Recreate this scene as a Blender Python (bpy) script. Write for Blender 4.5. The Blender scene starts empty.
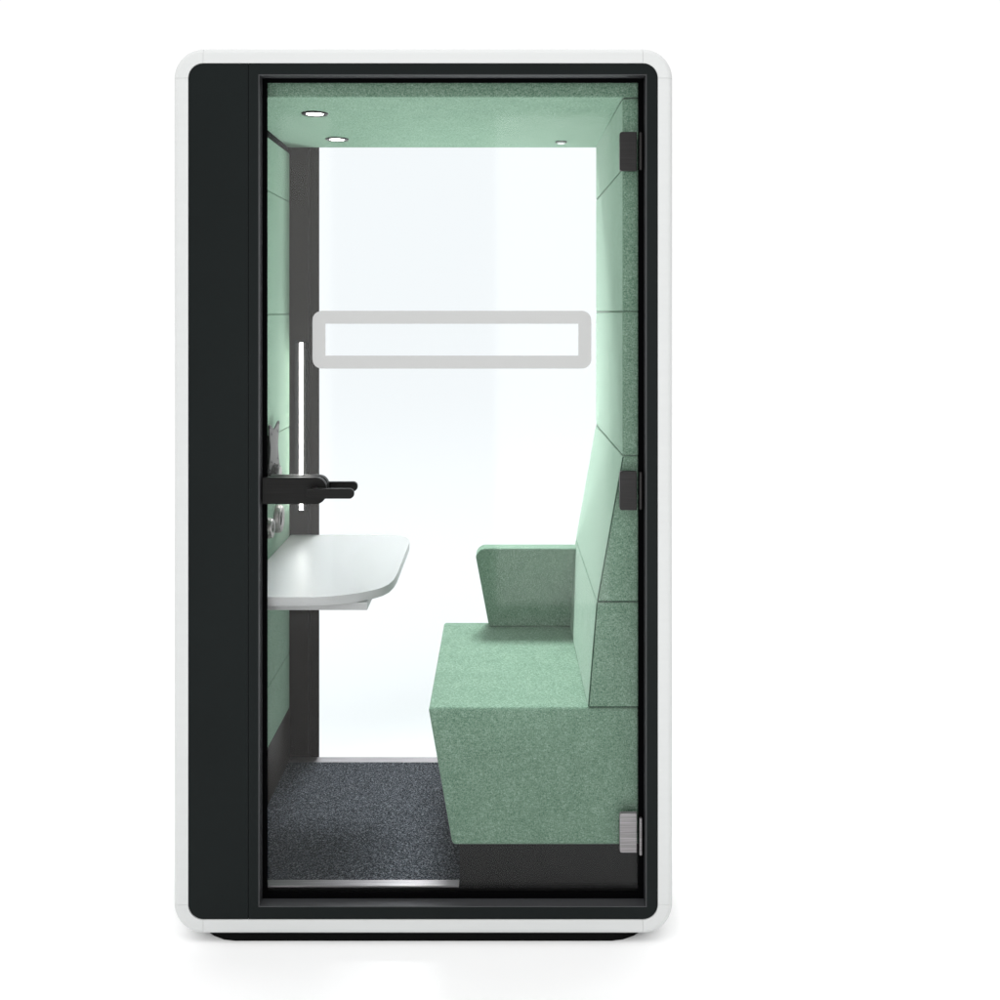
import bpy, bmesh, math
from mathutils import Vector
from mathutils.geometry import tessellate_polygon

C = bpy.context.scene.collection
PI = math.pi

# ------------------------------------------------------------------ materials
def nodes(name):
    m = bpy.data.materials.new(name)
    m.use_nodes = True
    nt = m.node_tree
    b = nt.nodes['Principled BSDF']
    return m, nt, b

def plain(name, col, rough=0.5, metal=0.0, spec=0.5, vary=0.0, vscale=(30, 30, 30), bump=0.0, bscale=400):
    m, nt, b = nodes(name)
    b.inputs['Roughness'].default_value = rough
    b.inputs['Metallic'].default_value = metal
    b.inputs['Specular IOR Level'].default_value = spec
    tc = nt.nodes.new('ShaderNodeTexCoord')
    mp = nt.nodes.new('ShaderNodeMapping'); mp.inputs['Scale'].default_value = vscale
    nz = nt.nodes.new('ShaderNodeTexNoise'); nz.inputs['Scale'].default_value = 1.0; nz.inputs['Detail'].default_value = 4
    nt.links.new(tc.outputs['Object'], mp.inputs['Vector'])
    nt.links.new(mp.outputs['Vector'], nz.inputs['Vector'])
    rp = nt.nodes.new('ShaderNodeValToRGB')
    rp.color_ramp.elements[0].position = 0.3; rp.color_ramp.elements[1].position = 0.7
    rp.color_ramp.elements[0].color = tuple(c * (1 - vary) for c in col) + (1,)
    rp.color_ramp.elements[1].color = tuple(min(1, c * (1 + vary)) for c in col) + (1,)
    nt.links.new(nz.outputs['Fac'], rp.inputs['Fac'])
    nt.links.new(rp.outputs['Color'], b.inputs['Base Color'])
    if bump:
        n2 = nt.nodes.new('ShaderNodeTexNoise'); n2.inputs['Scale'].default_value = bscale; n2.inputs['Detail'].default_value = 3
        nt.links.new(tc.outputs['Object'], n2.inputs['Vector'])
        bp = nt.nodes.new('ShaderNodeBump'); bp.inputs['Strength'].default_value = bump; bp.inputs['Distance'].default_value = 0.001
        nt.links.new(n2.outputs['Fac'], bp.inputs['Height'])
        nt.links.new(bp.outputs['Normal'], b.inputs['Normal'])
    return m

def melange(name, dark, mid, light, grain=200.0):
    """woollen upholstery: short yarn flecks of three greens, with a soft nap"""
    m, nt, b = nodes(name)
    b.inputs['Roughness'].default_value = 0.95
    b.inputs['Specular IOR Level'].default_value = 0.1
    b.inputs['Sheen Weight'].default_value = 0.38
    b.inputs['Sheen Roughness'].default_value = 0.45
    b.inputs['Sheen Tint'].default_value = (0.70, 0.90, 0.75, 1)
    tc = nt.nodes.new('ShaderNodeTexCoord')
    def noise(scale, vec, detail, rough=0.6):
        mp = nt.nodes.new('ShaderNodeMapping'); mp.inputs['Scale'].default_value = vec
        n = nt.nodes.new('ShaderNodeTexNoise'); n.inputs['Scale'].default_value = scale
        n.inputs['Detail'].default_value = detail; n.inputs['Roughness'].default_value = rough
        nt.links.new(tc.outputs['Object'], mp.inputs['Vector']); nt.links.new(mp.outputs['Vector'], n.inputs['Vector'])
        return n.outputs['Fac']
    h = noise(grain, (0.55, 0.55, 1.6), 2)
    v = noise(grain, (1.5, 1.5, 0.6), 2)
    big = noise(14, (1, 1, 1), 3)
    def math_(op, a, c):
        n = nt.nodes.new('ShaderNodeMath'); n.operation = op
        for i, x in enumerate((a, c)):
            if isinstance(x, float): n.inputs[i].default_value = x
            else: nt.links.new(x, n.inputs[i])
        return n.outputs[0]
    f = math_('MULTIPLY', math_('ADD', h, v), 0.5)
    f = math_('ADD', f, math_('MULTIPLY', math_('SUBTRACT', big, 0.5), 0.10))
    rp = nt.nodes.new('ShaderNodeValToRGB')
    e = rp.color_ramp.elements
    e[0].position = 0.34; e[0].color = dark + (1,)
    e[1].position = 0.68; e[1].color = light + (1,)
    k = e.new(0.51); k.color = mid + (1,)
    nt.links.new(f, rp.inputs['Fac'])
    nt.links.new(rp.outputs['Color'], b.inputs['Base Color'])
    bp = nt.nodes.new('ShaderNodeBump'); bp.inputs['Strength'].default_value = 0.35; bp.inputs['Distance'].default_value = 0.0012
    nt.links.new(f, bp.inputs['Height']); nt.links.new(bp.outputs['Normal'], b.inputs['Normal'])
    return m

def glass(name, tint, ior):
    m = bpy.data.materials.new(name); m.use_nodes = True
    nt = m.node_tree; nt.nodes.clear()
    out = nt.nodes.new('ShaderNodeOutputMaterial')
    tr = nt.nodes.new('ShaderNodeBsdfTransparent'); tr.inputs['Color'].default_value = tint + (1,)
    gl = nt.nodes.new('ShaderNodeBsdfGlossy'); gl.inputs['Roughness'].default_value = 0.06
    fr = nt.nodes.new('ShaderNodeFresnel'); fr.inputs['IOR'].default_value = ior
    mx = nt.nodes.new('ShaderNodeMixShader')
    nt.links.new(fr.outputs[0], mx.inputs[0]); nt.links.new(tr.outputs[0], mx.inputs[1]); nt.links.new(gl.outputs[0], mx.inputs[2])
    nt.links.new(mx.outputs[0], out.inputs['Surface'])
    return m

def film(name, col, clear):
    m = bpy.data.materials.new(name); m.use_nodes = True
    nt = m.node_tree; nt.nodes.clear()
    out = nt.nodes.new('ShaderNodeOutputMaterial')
    tr = nt.nodes.new('ShaderNodeBsdfTransparent')
    df = nt.nodes.new('ShaderNodeBsdfDiffuse'); df.inputs['Color'].default_value = col + (1,)
    mx = nt.nodes.new('ShaderNodeMixShader'); mx.inputs[0].default_value = clear
    nt.links.new(df.outputs[0], mx.inputs[1]); nt.links.new(tr.outputs[0], mx.inputs[2])
    nt.links.new(mx.outputs[0], out.inputs['Surface'])
    return m

def lamp_mat(name, col, strength):
    m = bpy.data.materials.new(name); m.use_nodes = True
    nt = m.node_tree; nt.nodes.clear()
    out = nt.nodes.new('ShaderNodeOutputMaterial')
    em = nt.nodes.new('ShaderNodeEmission'); em.inputs['Color'].default_value = col + (1,); em.inputs['Strength'].default_value = strength
    nt.links.new(em.outputs[0], out.inputs['Surface'])
    return m

def brushed(name, col, rough=0.42, metal=0.9, axis=(6, 6, 900), spec=0.4):
    m = plain(name, col, rough, metal, spec, vary=0.45, vscale=axis)
    return m

M = {}
M['shell'] = plain('white_shell', (0.61, 0.622, 0.618), 0.45, 0, 0.4, vary=0.012, vscale=(2, 2, 60), bump=0.04, bscale=900)
M['black'] = plain('anthracite_front', (0.0060, 0.0085, 0.0085), 0.42, 0, 0.1, vary=0.12, vscale=(3, 3, 3), bump=0.05, bscale=1400)
M['highlight'] = plain('highlight_grey', (0.055, 0.057, 0.060), 0.35, 0.2, 0.5)
M['seal'] = plain('rubber_seal', (0.0015, 0.0015, 0.0018), 0.9, 0, 0.02)
M['lining'] = plain('dark_lining', (0.008, 0.008, 0.008), 0.7, 0, 0.15, vary=0.1)
M['post'] = plain('dark_bronze_panel', (0.0190, 0.0130, 0.0095), 0.5, 0.0, 0.15, vary=0.1, vscale=(40, 40, 2))
M['shadow_plinth'] = plain('shadow_black', (0.004, 0.004, 0.004), 0.9, 0, 0.05)
M['fabric'] = melange('green_melange_wool', (0.060, 0.132, 0.084), (0.168, 0.275, 0.196), (0.330, 0.438, 0.358), 340.0)
M['carpet'] = None
M['alu'] = brushed('threshold_metal', (0.34, 0.32, 0.33), 0.4, 0.85, (8, 900, 900))
M['iron'] = brushed('dark_brushed_metal', (0.0135, 0.0125, 0.0125), 0.34, 0.0, (8, 8, 700), spec=0.22)
M['lock'] = brushed('black_brushed_metal', (0.006, 0.006, 0.0058), 0.38, 0.0, (8, 8, 700), spec=0.14)
M['steel'] = brushed('lit_brushed_metal', (0.26, 0.25, 0.255), 0.45, 0.6, (8, 8, 900))  # lighter copy of the hinge metal: light on the lower hinge painted in
M['desk'] = plain('white_laminate', (0.455, 0.455, 0.455), 0.38, 0, 0.16, vary=0.01)
M['mount'] = plain('grey_painted_steel', (0.050, 0.048, 0.048), 0.5, 0.1, 0.25, vary=0.08)
M['chrome'] = plain('socket_metal', (0.30, 0.285, 0.275), 0.35, 0.9, 0.5)
M['hole'] = plain('socket_hole', (0.004, 0.004, 0.004), 0.6, 0, 0.2)
M['white_plastic'] = plain('white_plastic', (0.8, 0.8, 0.8), 0.4)
M['glass_front'] = glass('clear_door_glass', (0.990, 0.996, 0.996), 1.25)
M['glass_rear'] = glass('clear_rear_glass', (0.955, 0.972, 0.982), 1.04)
M['film'] = film('grey_film', (0.52, 0.525, 0.52), 0.10)
M['bar_light'] = lamp_mat('bar_light', (1.0, 0.985, 0.95), 24)
M['spot_light'] = lamp_mat('spot_light', (1.0, 0.985, 0.95), 14)

M['seam'] = plain('crease_shade_green', (0.030, 0.070, 0.045), 0.9, 0, 0.1, vary=0.25, vscale=(300, 300, 300))  # upholstery green darkened: shade of the seam crease put into the colour
def carpet():
    m, nt, b = nodes('loop_carpet')
    b.inputs['Roughness'].default_value = 1.0; b.inputs['Specular IOR Level'].default_value = 0.05
    tc = nt.nodes.new('ShaderNodeTexCoord')
    n = nt.nodes.new('ShaderNodeTexNoise'); n.inputs['Scale'].default_value = 260; n.inputs['Detail'].default_value = 3; n.inputs['Roughness'].default_value = 0.7
    nt.links.new(tc.outputs['Object'], n.inputs['Vector'])
    rp = nt.nodes.new('ShaderNodeValToRGB'); e = rp.color_ramp.elements
    e[0].position = 0.42; e[0].color = (0.010, 0.012, 0.016, 1)
    e[1].position = 0.68; e[1].color = (0.27, 0.285, 0.31, 1)
    k = e.new(0.54); k.color = (0.062, 0.069, 0.082, 1)
    nt.links.new(n.outputs['Fac'], rp.inputs['Fac']); nt.links.new(rp.outputs['Color'], b.inputs['Base Color'])
    bp = nt.nodes.new('ShaderNodeBump'); bp.inputs['Strength'].default_value = 0.8; bp.inputs['Distance'].default_value = 0.003
    nt.links.new(n.outputs['Fac'], bp.inputs['Height']); nt.links.new(bp.outputs['Normal'], b.inputs['Normal'])
    return m
M['carpet'] = carpet()

# ------------------------------------------------------------------ mesh helpers
def link(name, bm, mat, parent=None, smooth=True, angle=35, wn=True):
    bmesh.ops.recalc_face_normals(bm, faces=bm.faces)
    me = bpy.data.meshes.new(name); bm.to_mesh(me); bm.free()
    me.materials.append(mat)
    o = bpy.data.objects.new(name, me); C.objects.link(o)
    if smooth:
        for p in me.polygons: p.use_smooth = True
        me.set_sharp_from_angle(angle=math.radians(angle))
        if wn:
            w = o.modifiers.new('weighted_normal', 'WEIGHTED_NORMAL'); w.keep_sharp = True
    if parent: 
        o.parent = parent
        o.matrix_parent_inverse = parent.matrix_world.inverted() if False else o.matrix_parent_inverse
        o.location = -ORIGIN.get(parent.name, Vector((0, 0, 0)))
    return o

ORIGIN = {}     # world position of every thing's Empty (its parts are modelled in world coordinates)
def thing(name, label, cat, loc, group=None):
    o = bpy.data.objects.new(name, None); C.objects.link(o)
    o.location = loc; o.empty_display_size = 0.1
    o['label'] = label; o['category'] = cat
    if group: o['group'] = group
    ORIGIN[o.name] = Vector(loc)
    return o

def box(x0, x1, y0, y1, z0, z1, bev=0.0, seg=3, bm=None):
    new = bmesh.new()
    r = bmesh.ops.create_cube(new, size=1.0)
    for v in r['verts']:
        v.co = Vector(((x0 + x1) / 2 + v.co.x * (x1 - x0), (y0 + y1) / 2 + v.co.y * (y1 - y0), (z0 + z1) / 2 + v.co.z * (z1 - z0)))
    if bev: bmesh.ops.bevel(new, geom=list(new.edges), offset=bev, segments=seg, profile=0.5, affect='EDGES')
    return merge(bm, new)

def merge(bm, new):
    if bm is None: return new
    me = bpy.data.meshes.new('tmp'); new.to_mesh(me); new.free()
    bm.from_mesh(me); bpy.data.meshes.remove(me)
    return bm

def prism(pts, a0, a1, axis='y', bev=0.0, seg=3, bm=None):
    """closed 2-D outline (x,z for axis y; x,y for axis z; y,z for axis x) pushed along the axis"""
    def P(p, a):
        return {'y': (p[0], a, p[1]), 'z': (p[0], p[1], a), 'x': (a, p[0], p[1])}[axis]
    new = bmesh.new()
    f = [new.verts.new(P(p, a0)) for p in pts]; b = [new.verts.new(P(p, a1)) for p in pts]
    new.faces.new(f); new.faces.new(b[::-1])
    n = len(pts)
    for i in range(n): new.faces.new((f[i], b[i], b[(i + 1) % n], f[(i + 1) % n]))
    bmesh.ops.recalc_face_normals(new, faces=new.faces)
    if bev:
        ed = [e for e in new.edges if e.calc_face_angle(0) > math.radians(25)]
        bmesh.ops.bevel(new, geom=ed, offset=bev, segments=seg, profile=0.5, affect='EDGES')
    return merge(bm, new)

def rrect(x0, x1, z0, z1, r, n=10):
    """rounded rectangle outline; r = one radius or (bottom-left, bottom-right, top-right, top-left)"""
    if not isinstance(r, tuple): r = (r,) * 4
    out = []
    for (cx, cz, sx, sz, a0), rad in zip(((x0, z0, 1, 1, PI), (x1, z0, -1, 1, 1.5 * PI), (x1, z1, -1, -1, 0), (x0, z1, 1, -1, .5 * PI)), r):
        if rad <= 1e-6: out.append((cx, cz)); continue
        for i in range(n + 1):
            a = a0 + .5 * PI * i / n
            out.append((cx + sx * rad + rad * math.cos(a), cz + sz * rad + rad * math.sin(a)))
    return out

def holed(outer, inner, y0, y1, bev=0.0):
    """plate in the x-z plane with one opening"""
    bm = bmesh.new()
    polys = [[Vector((p[0], p[1], 0)) for p in outer], [Vector((p[0], p[1], 0)) for p in inner]]
    tris = tessellate_polygon(polys)
    flat = [p for poly in polys for p in poly]
    fr = [bm.verts.new((p.x, y0, p.y)) for p in flat]; bk = [bm.verts.new((p.x, y1, p.y)) for p in flat]
    for t in tris:
        bm.faces.new([fr[i] for i in t]); bm.faces.new([bk[i] for i in reversed(t)])
    k = 0
    for poly in polys:
        n = len(poly)
        for i in range(n):
            a, b = k + i, k + (i + 1) % n
            bm.faces.new((fr[a], bk[a], bk[b], fr[b]))
        k += n
    bmesh.ops.recalc_face_normals(bm, faces=bm.faces)
    return bm

def cyl(c, axis, r, h, n=40, bev=0.0, bm=None, r2=None):
    """cylinder from c along +axis by h"""
    new = bmesh.new()
    ax = Vector(axis).normalized()
    u = ax.orthogonal().normalized(); w = ax.cross(u)
    c = Vector(c); r2 = r if r2 is None else r2
    a = [new.verts.new(c + u * r * math.cos(2 * PI * i / n) + w * r * math.sin(2 * PI * i / n)) for i in range(n)]
    b = [new.verts.new(c + ax * h + u * r2 * math.cos(2 * PI * i / n) + w * r2 * math.sin(2 * PI * i / n)) for i in range(n)]
    new.faces.new(a); new.faces.new(b[::-1])
    for i in range(n): new.faces.new((a[i], b[i], b[(i + 1) % n], a[(i + 1) % n]))
    bmesh.ops.recalc_face_normals(new, faces=new.faces)
    if bev:
        ed = [e for e in new.edges if e.calc_face_angle(0) > math.radians(40)]
        bmesh.ops.bevel(new, geom=ed, offset=bev, segments=3, profile=0.5, affect='EDGES')
    return merge(bm, new)

def tube(c, axis, r, ri, h, n=40):
    """ring (annulus) from c along axis"""
    bm = bmesh.new(); ax = Vector(axis).normalized(); u = ax.orthogonal().normalized(); w = ax.cross(u); c = Vector(c)
    prof = [(ri, 0), (ri, h * .8), (ri + (r - ri) * .3, h), (r - (r - ri) * .2, h), (r, h * .6), (r, 0)]
    rings = []
    for i in range(n):
        d = u * math.cos(2 * PI * i / n) + w * math.sin(2 * PI * i / n)
        rings.append([bm.verts.new(c + d * rr + ax * hh) for rr, hh in prof])
    m = len(prof)
    for i in range(n):
        for j in range(m):
            bm.faces.new((rings[i][j], rings[i][(j + 1) % m], rings[(i + 1) % n][(j + 1) % m], rings[(i + 1) % n][j]))
    return bm

# ------------------------------------------------------------------ setting
bm = bmesh.new()
bmesh.ops.create_grid(bm, x_segments=1, y_segments=1, size=150)
g = link('ground', bm, plain('white_studio_ground', (0.97, 0.97, 0.97), 0.7, 0, 0.0, vary=0.0), smooth=False)
g['kind'] = 'structure'

# ------------------------------------------------------------------ the booth
booth = thing('office_booth', 'tall office booth with rounded white shell, black front and glass door', 'office booth', (-0.1925, 0.44, 0.0))
XL, XR, ZB, ZT = -0.780, 0.395, 0.0595, 2.202      # inside of the white shell
T, RI, DEP = 0.0375, 0.0375, 0.885
# cross-section of the shell: (outwards from the inner face, depth)
def shell_profile():
    p = [(0.0, 0.0)]
    b = 0.014
    for i in range(9):
        a = .5 * PI * i / 8
        p.append((T - b + b * math.sin(a), b - b * math.cos(a)))
    for i in range(9):
        a = .5 * PI * i / 8
        p.append((T - b + b * math.cos(a), DEP - b + b * math.sin(a)))
    p.append((0.0, DEP))
    return p
PROF = shell_profile()
def sweep(frames):
    """frames: list of (point on inner face x,z, outward dir x,z)"""
    bm = bmesh.new(); rows = []
    for (px, pz, dx, dz) in frames:
        rows.append([bm.verts.new((px + dx * d, y, pz + dz * d)) for d, y in PROF])
    m = len(PROF)
    for a, b in zip(rows, rows[1:]):
        for j in range(m): bm.faces.new((a[j], a[(j + 1) % m], b[(j + 1) % m], b[j]))
    bm.faces.new(rows[0]); bm.faces.new(rows[-1][::-1])
    return bm
GAP = 0.0005
for name, fr in (('side_panel', [(XL, ZB + RI + GAP, -1, 0), (XL, ZT - RI - GAP, -1, 0)]),
                 ('side_panel', [(XR, ZB + RI + GAP, 1, 0), (XR, ZT - RI - GAP, 1, 0)]),
                 ('roof_panel', [(XL + RI + GAP, ZT, 0, 1), (XR - RI - GAP, ZT, 0, 1)]),
                 ('base_panel', [(XL + RI + GAP, ZB, 0, -1), (XR - RI - GAP, ZB, 0, -1)])):
    link(name, sweep(fr), M['shell'], booth, angle=40)
for cx, cz, a0 in ((XL + RI, ZB + RI, PI), (XR - RI, ZB + RI, 1.5 * PI), (XR - RI, ZT - RI, 0), (XL + RI, ZT - RI, .5 * PI)):
    fr = []
    for i in range(17):
        a = a0 + .5 * PI * i / 16
        fr.append((cx + RI * math.cos(a), cz + RI * math.sin(a), math.cos(a), math.sin(a)))
    link('corner_piece', sweep(fr), M['shell'], booth, angle=40)

# dark lining just inside the shell, front and rear frames
e = 0.0006
link('inner_lining', holed(rrect(XL + e, XR - e, ZB + e, ZT - e, RI), rrect(XL + .008, XR - .008, ZB + .008, ZT - .008, RI - .008), 0.0535, 0.826), M['lining'], booth, angle=40)
HX0, HX1, HZ0, HZ1 = -0.605, 0.3675, 0.0895, 2.1745     # front opening
SE = -0.630
bm = prism(rrect(XL + e, SE - .0007, ZB + e, ZT - e, (RI, 0, 0, RI)), 0.003, 0.052, 'y')
link('front_panel', bm, M['black'], booth)
bm = holed(rrect(SE + .0007, XR - e, ZB + e, ZT - e, (0, RI, RI, 0)), rrect(HX0, HX1, HZ0, HZ1, 0), 0.003, 0.052)
link('door_frame', bm, M['black'], booth, wn=False)
link('reveal_highlight', holed(rrect(HX0 + .0002, HX1 - .0002, HZ0 + .0002, HZ1 - .0002, 0), rrect(HX0 + .0022, HX1 - .0022, HZ0 + .0022, HZ1 - .0022, 0), 0.0036, 0.0380), M['highlight'], booth, wn=False)  # added liner; its lighter grey paints the highlight on the black frame's reveal
# rear: the same division, panel on the service side and one large pane
bm = prism(rrect(XL + e, SE - .0015, ZB + e, ZT - e, (RI, 0, 0, RI)), 0.829, 0.880, 'y')
link('rear_panel', bm, M['post'], booth)
bm = holed(rrect(SE + .0015, XR - e, ZB + e, ZT - e, (0, RI, RI, 0)), rrect(-0.598, 0.3675, 0.104, 2.1745, 0), 0.832, 0.843)
link('rear_frame', bm, M['post'], booth, wn=False)
link('rear_trim', holed(rrect(SE + .0015, XR - e, ZB + e, ZT - e, (0, RI, RI, 0)), rrect(-0.620, 0.383, 0.086, 2.190, 0), 0.8435, 0.880), M['post'], booth, wn=False)
pane = link('rear_pane', box(-0.6195, 0.3825, 0.8440, 0.8520, 0.0865, 2.1895), M['glass_rear'], booth, smooth=False)

# fabric lined inside
XW, XRW, YB = -0.688, 0.315, 0.800
link('wall_lining', box(-0.718, -0.700, 0.0555, 0.826, 0.112, 2.185), M['lining'], booth)
link('wall_lining', box(0.3605, 0.384, 0.0555, 0.826, 0.112, 2.185), M['lining'], booth)
link('lower_wall_panel', box(-0.6995, -0.690, 0.072, 0.822, 0.1135, 0.284, .001), M['post'], booth)
for z0, z1 in ((1.9405, 2.099), (1.5735, 1.9395), (1.2065, 1.5725), (0.8405, 1.2055), (0.4675, 0.8395), (0.287, 0.4665)):
    link('wall_panel', box(-0.6995, XW, 0.072, YB, z0, z1, .0035, 3), M['fabric'], booth)
for z0, z1 in ((1.9475, 2.1285), (1.5815, 1.9465), (1.2105, 1.5805)):
    link('wall_panel', box(XRW, 0.360, 0.072, 0.812, z0, z1, .0045, 4), M['fabric'], booth)
pts = [(0.072, 2.1315), (0.826, 2.1215), (0.826, 2.182), (0.072, 2.182)]
link('ceiling_panel', prism(pts, -0.6995, 0.360, 'x', .004, 3), M['fabric'], booth)
# floor
link('floor_panel', box(-0.718, 0.384, 0.0555, 0.828, 0.070, 0.1075), M['lining'], booth)
link('carpet', box(-0.6995, 0.360, 0.0865, 0.789, 0.108, 0.113), M['carpet'], booth, smooth=False)
link('threshold', box(-0.6995, -0.105, 0.058, 0.0860, 0.108, 0.1135, .001, 2), M['alu'], booth)
link('threshold', box(-0.6995, 0.360, 0.7895, 0.8285, 0.108, 0.1135, .001, 2), M['alu'], booth)
pl = []
for i in range(41):
    t = -1 + i / 20
    pl.append((-0.193 + .590 * t, 0.012 + .085 * max(0.0, (abs(t) - .80) / .20) ** 2))
link('shadow_plinth', prism(pl + [(0.392, 0.845), (-0.778, 0.845)], 0.0, 0.0215, 'z'), M['shadow_plinth'], booth)  # black body standing in for the contact shadow, front curved back to fade its ends

# door: pane in a black seal, hinges, lock case and levers, grey safety marking
door = bpy.data.objects.new('door', None); C.objects.link(door); door.parent = booth
door.location = Vector((0, 0.05, 0)) - ORIGIN[booth.name]; ORIGIN[door.name] = Vector((0, 0.05, 0))
link('pane', box(HX0 + .003, HX1 - .003, 0.0455, 0.0525, HZ0 + .003, HZ1 - .003), M['glass_front'], door, smooth=False)
link('seal', holed(rrect(HX0 + .001, HX1 - .001, HZ0 + .001, HZ1 - .001, 0), rrect(-0.5910, 0.3510, 0.1065, 2.1620, 0.001), 0.0385, 0.0450), M['seal'], door, wn=False)
k = 2.645 / 1040
def PX(px, Y): return (px - 500) * (2.6 + Y) / 1040
def PZ(py, Y): return 1.577 - (py - 313) * (2.6 + Y) / 1040
x0, x1, z1, z0 = PX(312.5, .045), PX(591.3, .045), PZ(310.8, .045), PZ(368.6, .045)
w = 0.0330
link('safety_marking', holed(rrect(x0, x1, z0, z1, .024), rrect(x0 + w, x1 - w, z0 + w, z1 - w, .0006), 0.0446, 0.0452), M['film'], door, wn=False)
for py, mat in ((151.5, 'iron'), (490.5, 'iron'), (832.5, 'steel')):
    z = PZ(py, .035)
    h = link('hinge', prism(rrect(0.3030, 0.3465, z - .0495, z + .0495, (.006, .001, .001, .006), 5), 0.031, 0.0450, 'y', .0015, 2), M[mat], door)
    if mat == 'steel': h['label'] = 'metal hinge with lit grey painted in'
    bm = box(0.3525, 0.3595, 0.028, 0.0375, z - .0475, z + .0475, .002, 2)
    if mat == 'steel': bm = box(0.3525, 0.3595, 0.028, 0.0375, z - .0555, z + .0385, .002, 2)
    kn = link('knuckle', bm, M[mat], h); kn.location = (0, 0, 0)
zl = 1.1285
link('lock_case', prism(rrect(-0.6000, -0.4385, zl - .0335, zl + .0335, (.003, .026, .026, .003), 10), 0.020, 0.0450, 'y', .002, 3), M['lock'], door)
link('lock_case', prism(rrect(-0.5890, -0.4385, zl - .0335, zl + .0335, (.003, .026, .026, .003), 10), 0.0530, 0.078, 'y', .002, 3), M['lock'], door)
bm = prism(rrect(-0.484, -0.3630, zl - .0130, zl + .0118, (.003, .011, .011, .003), 8), -0.018, -0.004, 'y', .0018, 3)
cyl((-0.466, -0.005, zl), (0, 1, 0), .011, .026, bm=bm)
link('lever', bm, M['lock'], door)
bm = prism(rrect(-0.484, -0.3690, zl - .0130, zl + .0118, (.003, .011, .011, .003), 8), 0.088, 0.102, 'y', .0018, 3)
cyl((-0.466, 0.077, zl), (0, 1, 0), .011, .012, bm=bm)
link('lever', bm, M['lock'], door)

# ------------------------------------------------------------------ bench
bench = thing('bench', 'green upholstered bench seat with sloping back against the right wall', 'bench', (0.1, 0.44, 0.113))
link('seat', prism([(-0.185, 0.562), (-0.123, 0.209), (0.360, 0.209), (0.360, 0.562)], 0.072, 0.815, 'y', .010, 4), M['fabric'], bench)
link('backrest', prism([(0.3145, 1.2095), (0.2485, 0.8345), (0.360, 0.8345), (0.360, 1.2095)], 0.072, 0.812, 'y', .0045, 3), M['fabric'], bench)
link('backrest', prism([(0.2475, 0.8335), (0.2255, 0.5630), (0.360, 0.5630), (0.360, 0.8335)], 0.072, 0.812, 'y', .0045, 3), M['fabric'], bench)
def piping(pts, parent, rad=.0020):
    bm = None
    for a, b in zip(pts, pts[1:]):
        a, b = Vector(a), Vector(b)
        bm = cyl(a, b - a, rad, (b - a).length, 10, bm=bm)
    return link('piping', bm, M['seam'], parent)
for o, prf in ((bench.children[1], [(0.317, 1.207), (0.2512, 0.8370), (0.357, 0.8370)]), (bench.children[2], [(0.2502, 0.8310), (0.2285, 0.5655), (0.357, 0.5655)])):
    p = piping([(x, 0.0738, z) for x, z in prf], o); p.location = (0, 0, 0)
arm = []
for i in range(9):
    a = PI - i / 8 * .5 * PI - .05
    arm.append((-0.046 + .032 * math.cos(a), 0.784 + .032 * math.sin(a)))
arm = [(-0.0355, 0.5625)] + arm + [(0.290, 0.816), (0.290, 0.5625)]
link('armrest', prism(arm, 0.760, 0.824, 'y', .006, 3), M['fabric'], bench)
link('base', box(-0.104, 0.358, 0.082, 0.800, 0.1078, 0.2085, .002, 2), M['lining'], bench)

# ------------------------------------------------------------------ desk
desk = thing('desk', 'white wall-mounted desk with rounded outer corners below the light bar', 'desk', (-0.5, 0.4, 0.82))
zt = 0.848
out = [(-0.6870, 0.070), (-0.480, 0.0705), (-0.440, 0.0760), (-0.400, 0.0905), (-0.365, 0.111), (-0.335, 0.136), (-0.312, 0.165), (-0.298, 0.200), (-0.2900, 0.245),
       (-0.2870, 0.300), (-0.2870, 0.690), (-0.2885, 0.720), (-0.2940, 0.752), (-0.305, 0.781), (-0.321, 0.803), (-0.343, 0.816), (-0.370, 0.8205), (-0.6870, 0.8205)]
link('desktop', prism(out, zt - .024, zt, 'z', .0018, 2), M['desk'], desk)
link('bracket', box(-0.6870, -0.345, 0.105, 0.700, zt - .044, zt - .0245, .0015, 2), M['desk'], desk)

# ------------------------------------------------------------------ fittings on the left wall and rear panel
mt = thing('monitor_mount', 'grey steel monitor mounting plate on the green left wall', 'monitor mount', (XW, 0.55, 1.17))
cy, cz, hw = 0.500, 1.180, 0.060
pl = []
# square plate with drawn-in sides and an ear at each corner
for q in range(4):
    for (a, r) in ((-26, .066), (0, .050), (26, .066), (37, .086), (45, .098), (53, .086)):
        t = math.radians(a + 90 * q)
        pl.append((cy + r * math.cos(t), cz + r * math.sin(t)))
bm = prism(pl, -0.676, -0.672, 'x', .0008, 1)
link('plate', bm, M['mount'], mt)
bm = cyl((-0.6875, cy, 1.092), (1, 0, 0), .034, .030, bev=.002)
box(-0.6875, -0.6765, cy - .03, cy + .03, 1.09, 1.215, .002, 2, bm=bm)
link('pivot', bm, M['mount'], mt)
link('cap', cyl((-0.6574, cy, 1.092), (1, 0, 0), .026, .003, bev=.001), M['chrome'], mt)
bm = None
for q in range(4):
    t = math.radians(45 + 90 * q)
    for r in (.088, .058):
        bm = cyl((-0.6719, cy + r * math.cos(t), cz + r * math.sin(t)), (1, 0, 0), .0035, .0012, 12, bm=bm)
link('fixing_hole', bm, M['hole'], mt)['kind'] = 'stuff'

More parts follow.
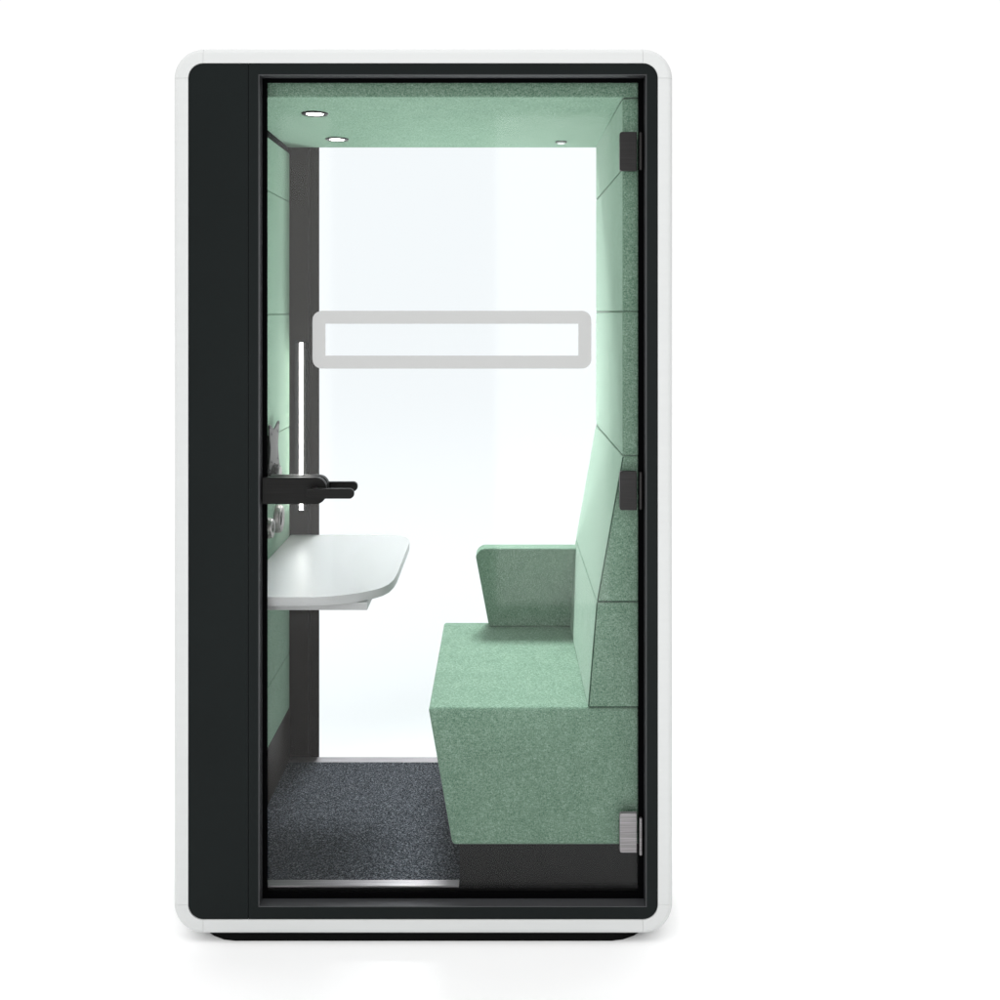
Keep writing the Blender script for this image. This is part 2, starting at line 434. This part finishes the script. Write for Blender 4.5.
for y, z, r, h, lab in ((0.400, 0.956, .030, .033, 'small protruding round metal power socket above the desk, nearer the door'),
                        (0.600, 0.944, .043, .017, 'wide flat round metal power socket above the desk, nearer the rear glass')):
    s = thing('power_socket', lab, 'power socket', (XW, y, z), 'round sockets above the desk')
    link('bezel', tube((-0.6875, y, z), (1, 0, 0), r, r * .48, h), M['chrome'], s)
    link('insert', cyl((-0.6875, y, z), (1, 0, 0), r * .47, h * .6), M['hole'], s)

lb = thing('light_bar', 'slim vertical white light bar glowing on the dark rear panel', 'light bar', (-0.66, 0.825, 0.93))
bx0, bx1, bz0, bz1 = PX(299.4, .80), PX(302.8, .80), PZ(510, .80), PZ(343, .80)
bm = box(bx0 - .018, bx1 + .010, 0.8045, 0.8285, bz0 - .004, bz1 + .004, .002, 2)
link('housing', bm, M['lining'], lb)
link('diffuser', box(bx0, bx1, 0.7985, 0.8040, bz0, bz1, .0008, 2), M['bar_light'], lb)

def ceil_z(y): return 2.1315 - (y - .072) * .010 / .754
for y, lab in ((0.276, 'recessed round ceiling light nearest the glass door'), (0.668, 'recessed round ceiling light nearest the rear glass')):
    d = thing('ceiling_light', lab, 'ceiling light', (-0.512, y, ceil_z(y)), 'round lights in the booth ceiling')
    z = ceil_z(y)
    link('trim_ring', tube((-0.512, y, z + .006), (0, 0, -1), .0375, .0235, .0095), M['iron'], d)
    link('lens', cyl((-0.512, y, z - .0022), (0, 0, 1), .0233, .004, 32), M['spot_light'], d)
z = ceil_z(.715)
s = thing('ceiling_sensor', 'tiny white round motion sensor in the ceiling above the bench', 'motion sensor', (0.195, .715, z))
link('trim_ring', tube((0.195, .715, z + .003), (0, 0, -1), .0195, .013, .0055), M['mount'], s)
link('dome', cyl((0.195, .715, z + .002), (0, 0, -1), .0128, .009, 28, bev=.003), M['white_plastic'], s)

# ------------------------------------------------------------------ light
sc = bpy.context.scene
W = bpy.data.worlds.new('World'); sc.world = W; W.use_nodes = True
nt = W.node_tree; bg = nt.nodes['Background']
tc = nt.nodes.new('ShaderNodeTexCoord'); sep = nt.nodes.new('ShaderNodeSeparateXYZ')
nt.links.new(tc.outputs['Generated'], sep.inputs[0])
# white studio surround: full white behind the booth, dimmer room on the camera's side and to its right
def mrange(sock, a, b, c, d):
    n = nt.nodes.new('ShaderNodeMapRange'); n.interpolation_type = 'SMOOTHSTEP'
    n.inputs['From Min'].default_value = a; n.inputs['From Max'].default_value = b
    n.inputs['To Min'].default_value = c; n.inputs['To Max'].default_value = d
    nt.links.new(sock, n.inputs['Value']); return n.outputs['Result']
fy = mrange(sep.outputs['Y'], 0.25, 0.80, 0.0, 1.0)
fx = mrange(sep.outputs['X'], -0.5, 0.65, 0.90, 0.15)
mx = nt.nodes.new('ShaderNodeMix'); mx.data_type = 'FLOAT'
nt.links.new(fy, mx.inputs[0]); nt.links.new(fx, mx.inputs[2]); mx.inputs[3].default_value = 1.03
fz = mrange(sep.outputs['Z'], 0.34, 0.62, 0.0, 1.0)
mz = nt.nodes.new('ShaderNodeMix'); mz.data_type = 'FLOAT'
nt.links.new(fz, mz.inputs[0]); nt.links.new(mx.outputs[0], mz.inputs[2]); nt.links.new(mrange(sep.outputs['Y'], -0.35, 0.35, 1.10, 1.22), mz.inputs[3])
nt.links.new(mz.outputs[0], bg.inputs['Strength'])
bg.inputs['Color'].default_value = (1, 1, 1, 1)

def area(name, loc, rot, sx, sy, radiance, col=(1, 1, 1)):
    l = bpy.data.lights.new(name, 'AREA'); l.shape = 'RECTANGLE'; l.size = sx; l.size_y = sy
    l.energy = radiance * PI * sx * sy; l.color = col
    o = bpy.data.objects.new(name, l); C.objects.link(o); o.location = loc; o.rotation_euler = rot
    return o
# two strip softboxes behind the camera (their reflections are the pale bands in the door glass)
kk = 5.45 / 1040
for a, b, L in ((277.5, 331, 2.6), (496, 608.5, 3.2)):
    xa, xb = (a - 500) * kk, (b - 500) * kk
    area('strip_softbox', ((xa + xb) / 2, -2.75, 1.33), (PI / 2, 0, 0), xb - xa, 2.56, L)
# big softboxes behind the booth on either side and overhead: they light it through the rear glass
def aim(o, t):
    o.rotation_euler = (Vector(t) - o.location).to_track_quat('-Z', 'Y').to_euler()
for x, L in ((-4.6, 2.4), (4.6, 2.6)):
    aim(area('rear_softbox', (x, 3.6, 0.9), (0, 0, 0), 2.4, 1.6, L), (-0.1, 0.8, 1.4))
area('rear_overhead_softbox', (-0.2, 5.0, 7.0), (0, 0, 0), 12.0, 7.0, 0.15)
# added narrow-beam fill high behind the booth: brightens the seat through the rear glass
o = area('added_seat_fill', (-0.1, 2.7, 3.9), (0, 0, 0), 1.0, 0.7, 4.6)
o.data.spread = math.radians(32); aim(o, (0.0, 0.42, 0.62))
# added fill, hidden behind the bench, to brighten the ceiling through the rear glass
o = area('added_ceiling_fill', (0.10, 1.62, 0.22), (0, 0, 0), 0.40, 0.30, 27.0)
o.data.spread = math.radians(80); aim(o, (-0.15, 0.45, 2.1))
# overhead softbox over the floor in front
area('overhead_softbox', (-0.2, -1.3, 3.9), (math.radians(4), 0, 0), 4.4, 2.4, 1.0)

# ------------------------------------------------------------------ camera
cam = bpy.data.cameras.new('camera'); co = bpy.data.objects.new('camera', cam); C.objects.link(co)
co.location = (0, -2.6, 1.577); co.rotation_euler = (PI / 2, 0, 0)
cam.sensor_width = 36; cam.lens = 36 * 1.04; cam.shift_y = -0.187; cam.clip_end = 500; cam.clip_start = 0.01
sc.camera = co
sc.view_settings.view_transform = 'Standard'; sc.view_settings.look = 'None'
sc.view_settings.exposure = 0; sc.view_settings.gamma = 1; sc.view_settings.use_curve_mapping = False
sc.render.engine = 'CYCLES'
cy_ = sc.cycles
cy_.use_denoising = True; cy_.max_bounces = 10; cy_.diffuse_bounces = 6; cy_.transparent_max_bounces = 24
cy_.sample_clamp_indirect = 6; cy_.use_adaptive_sampling = False
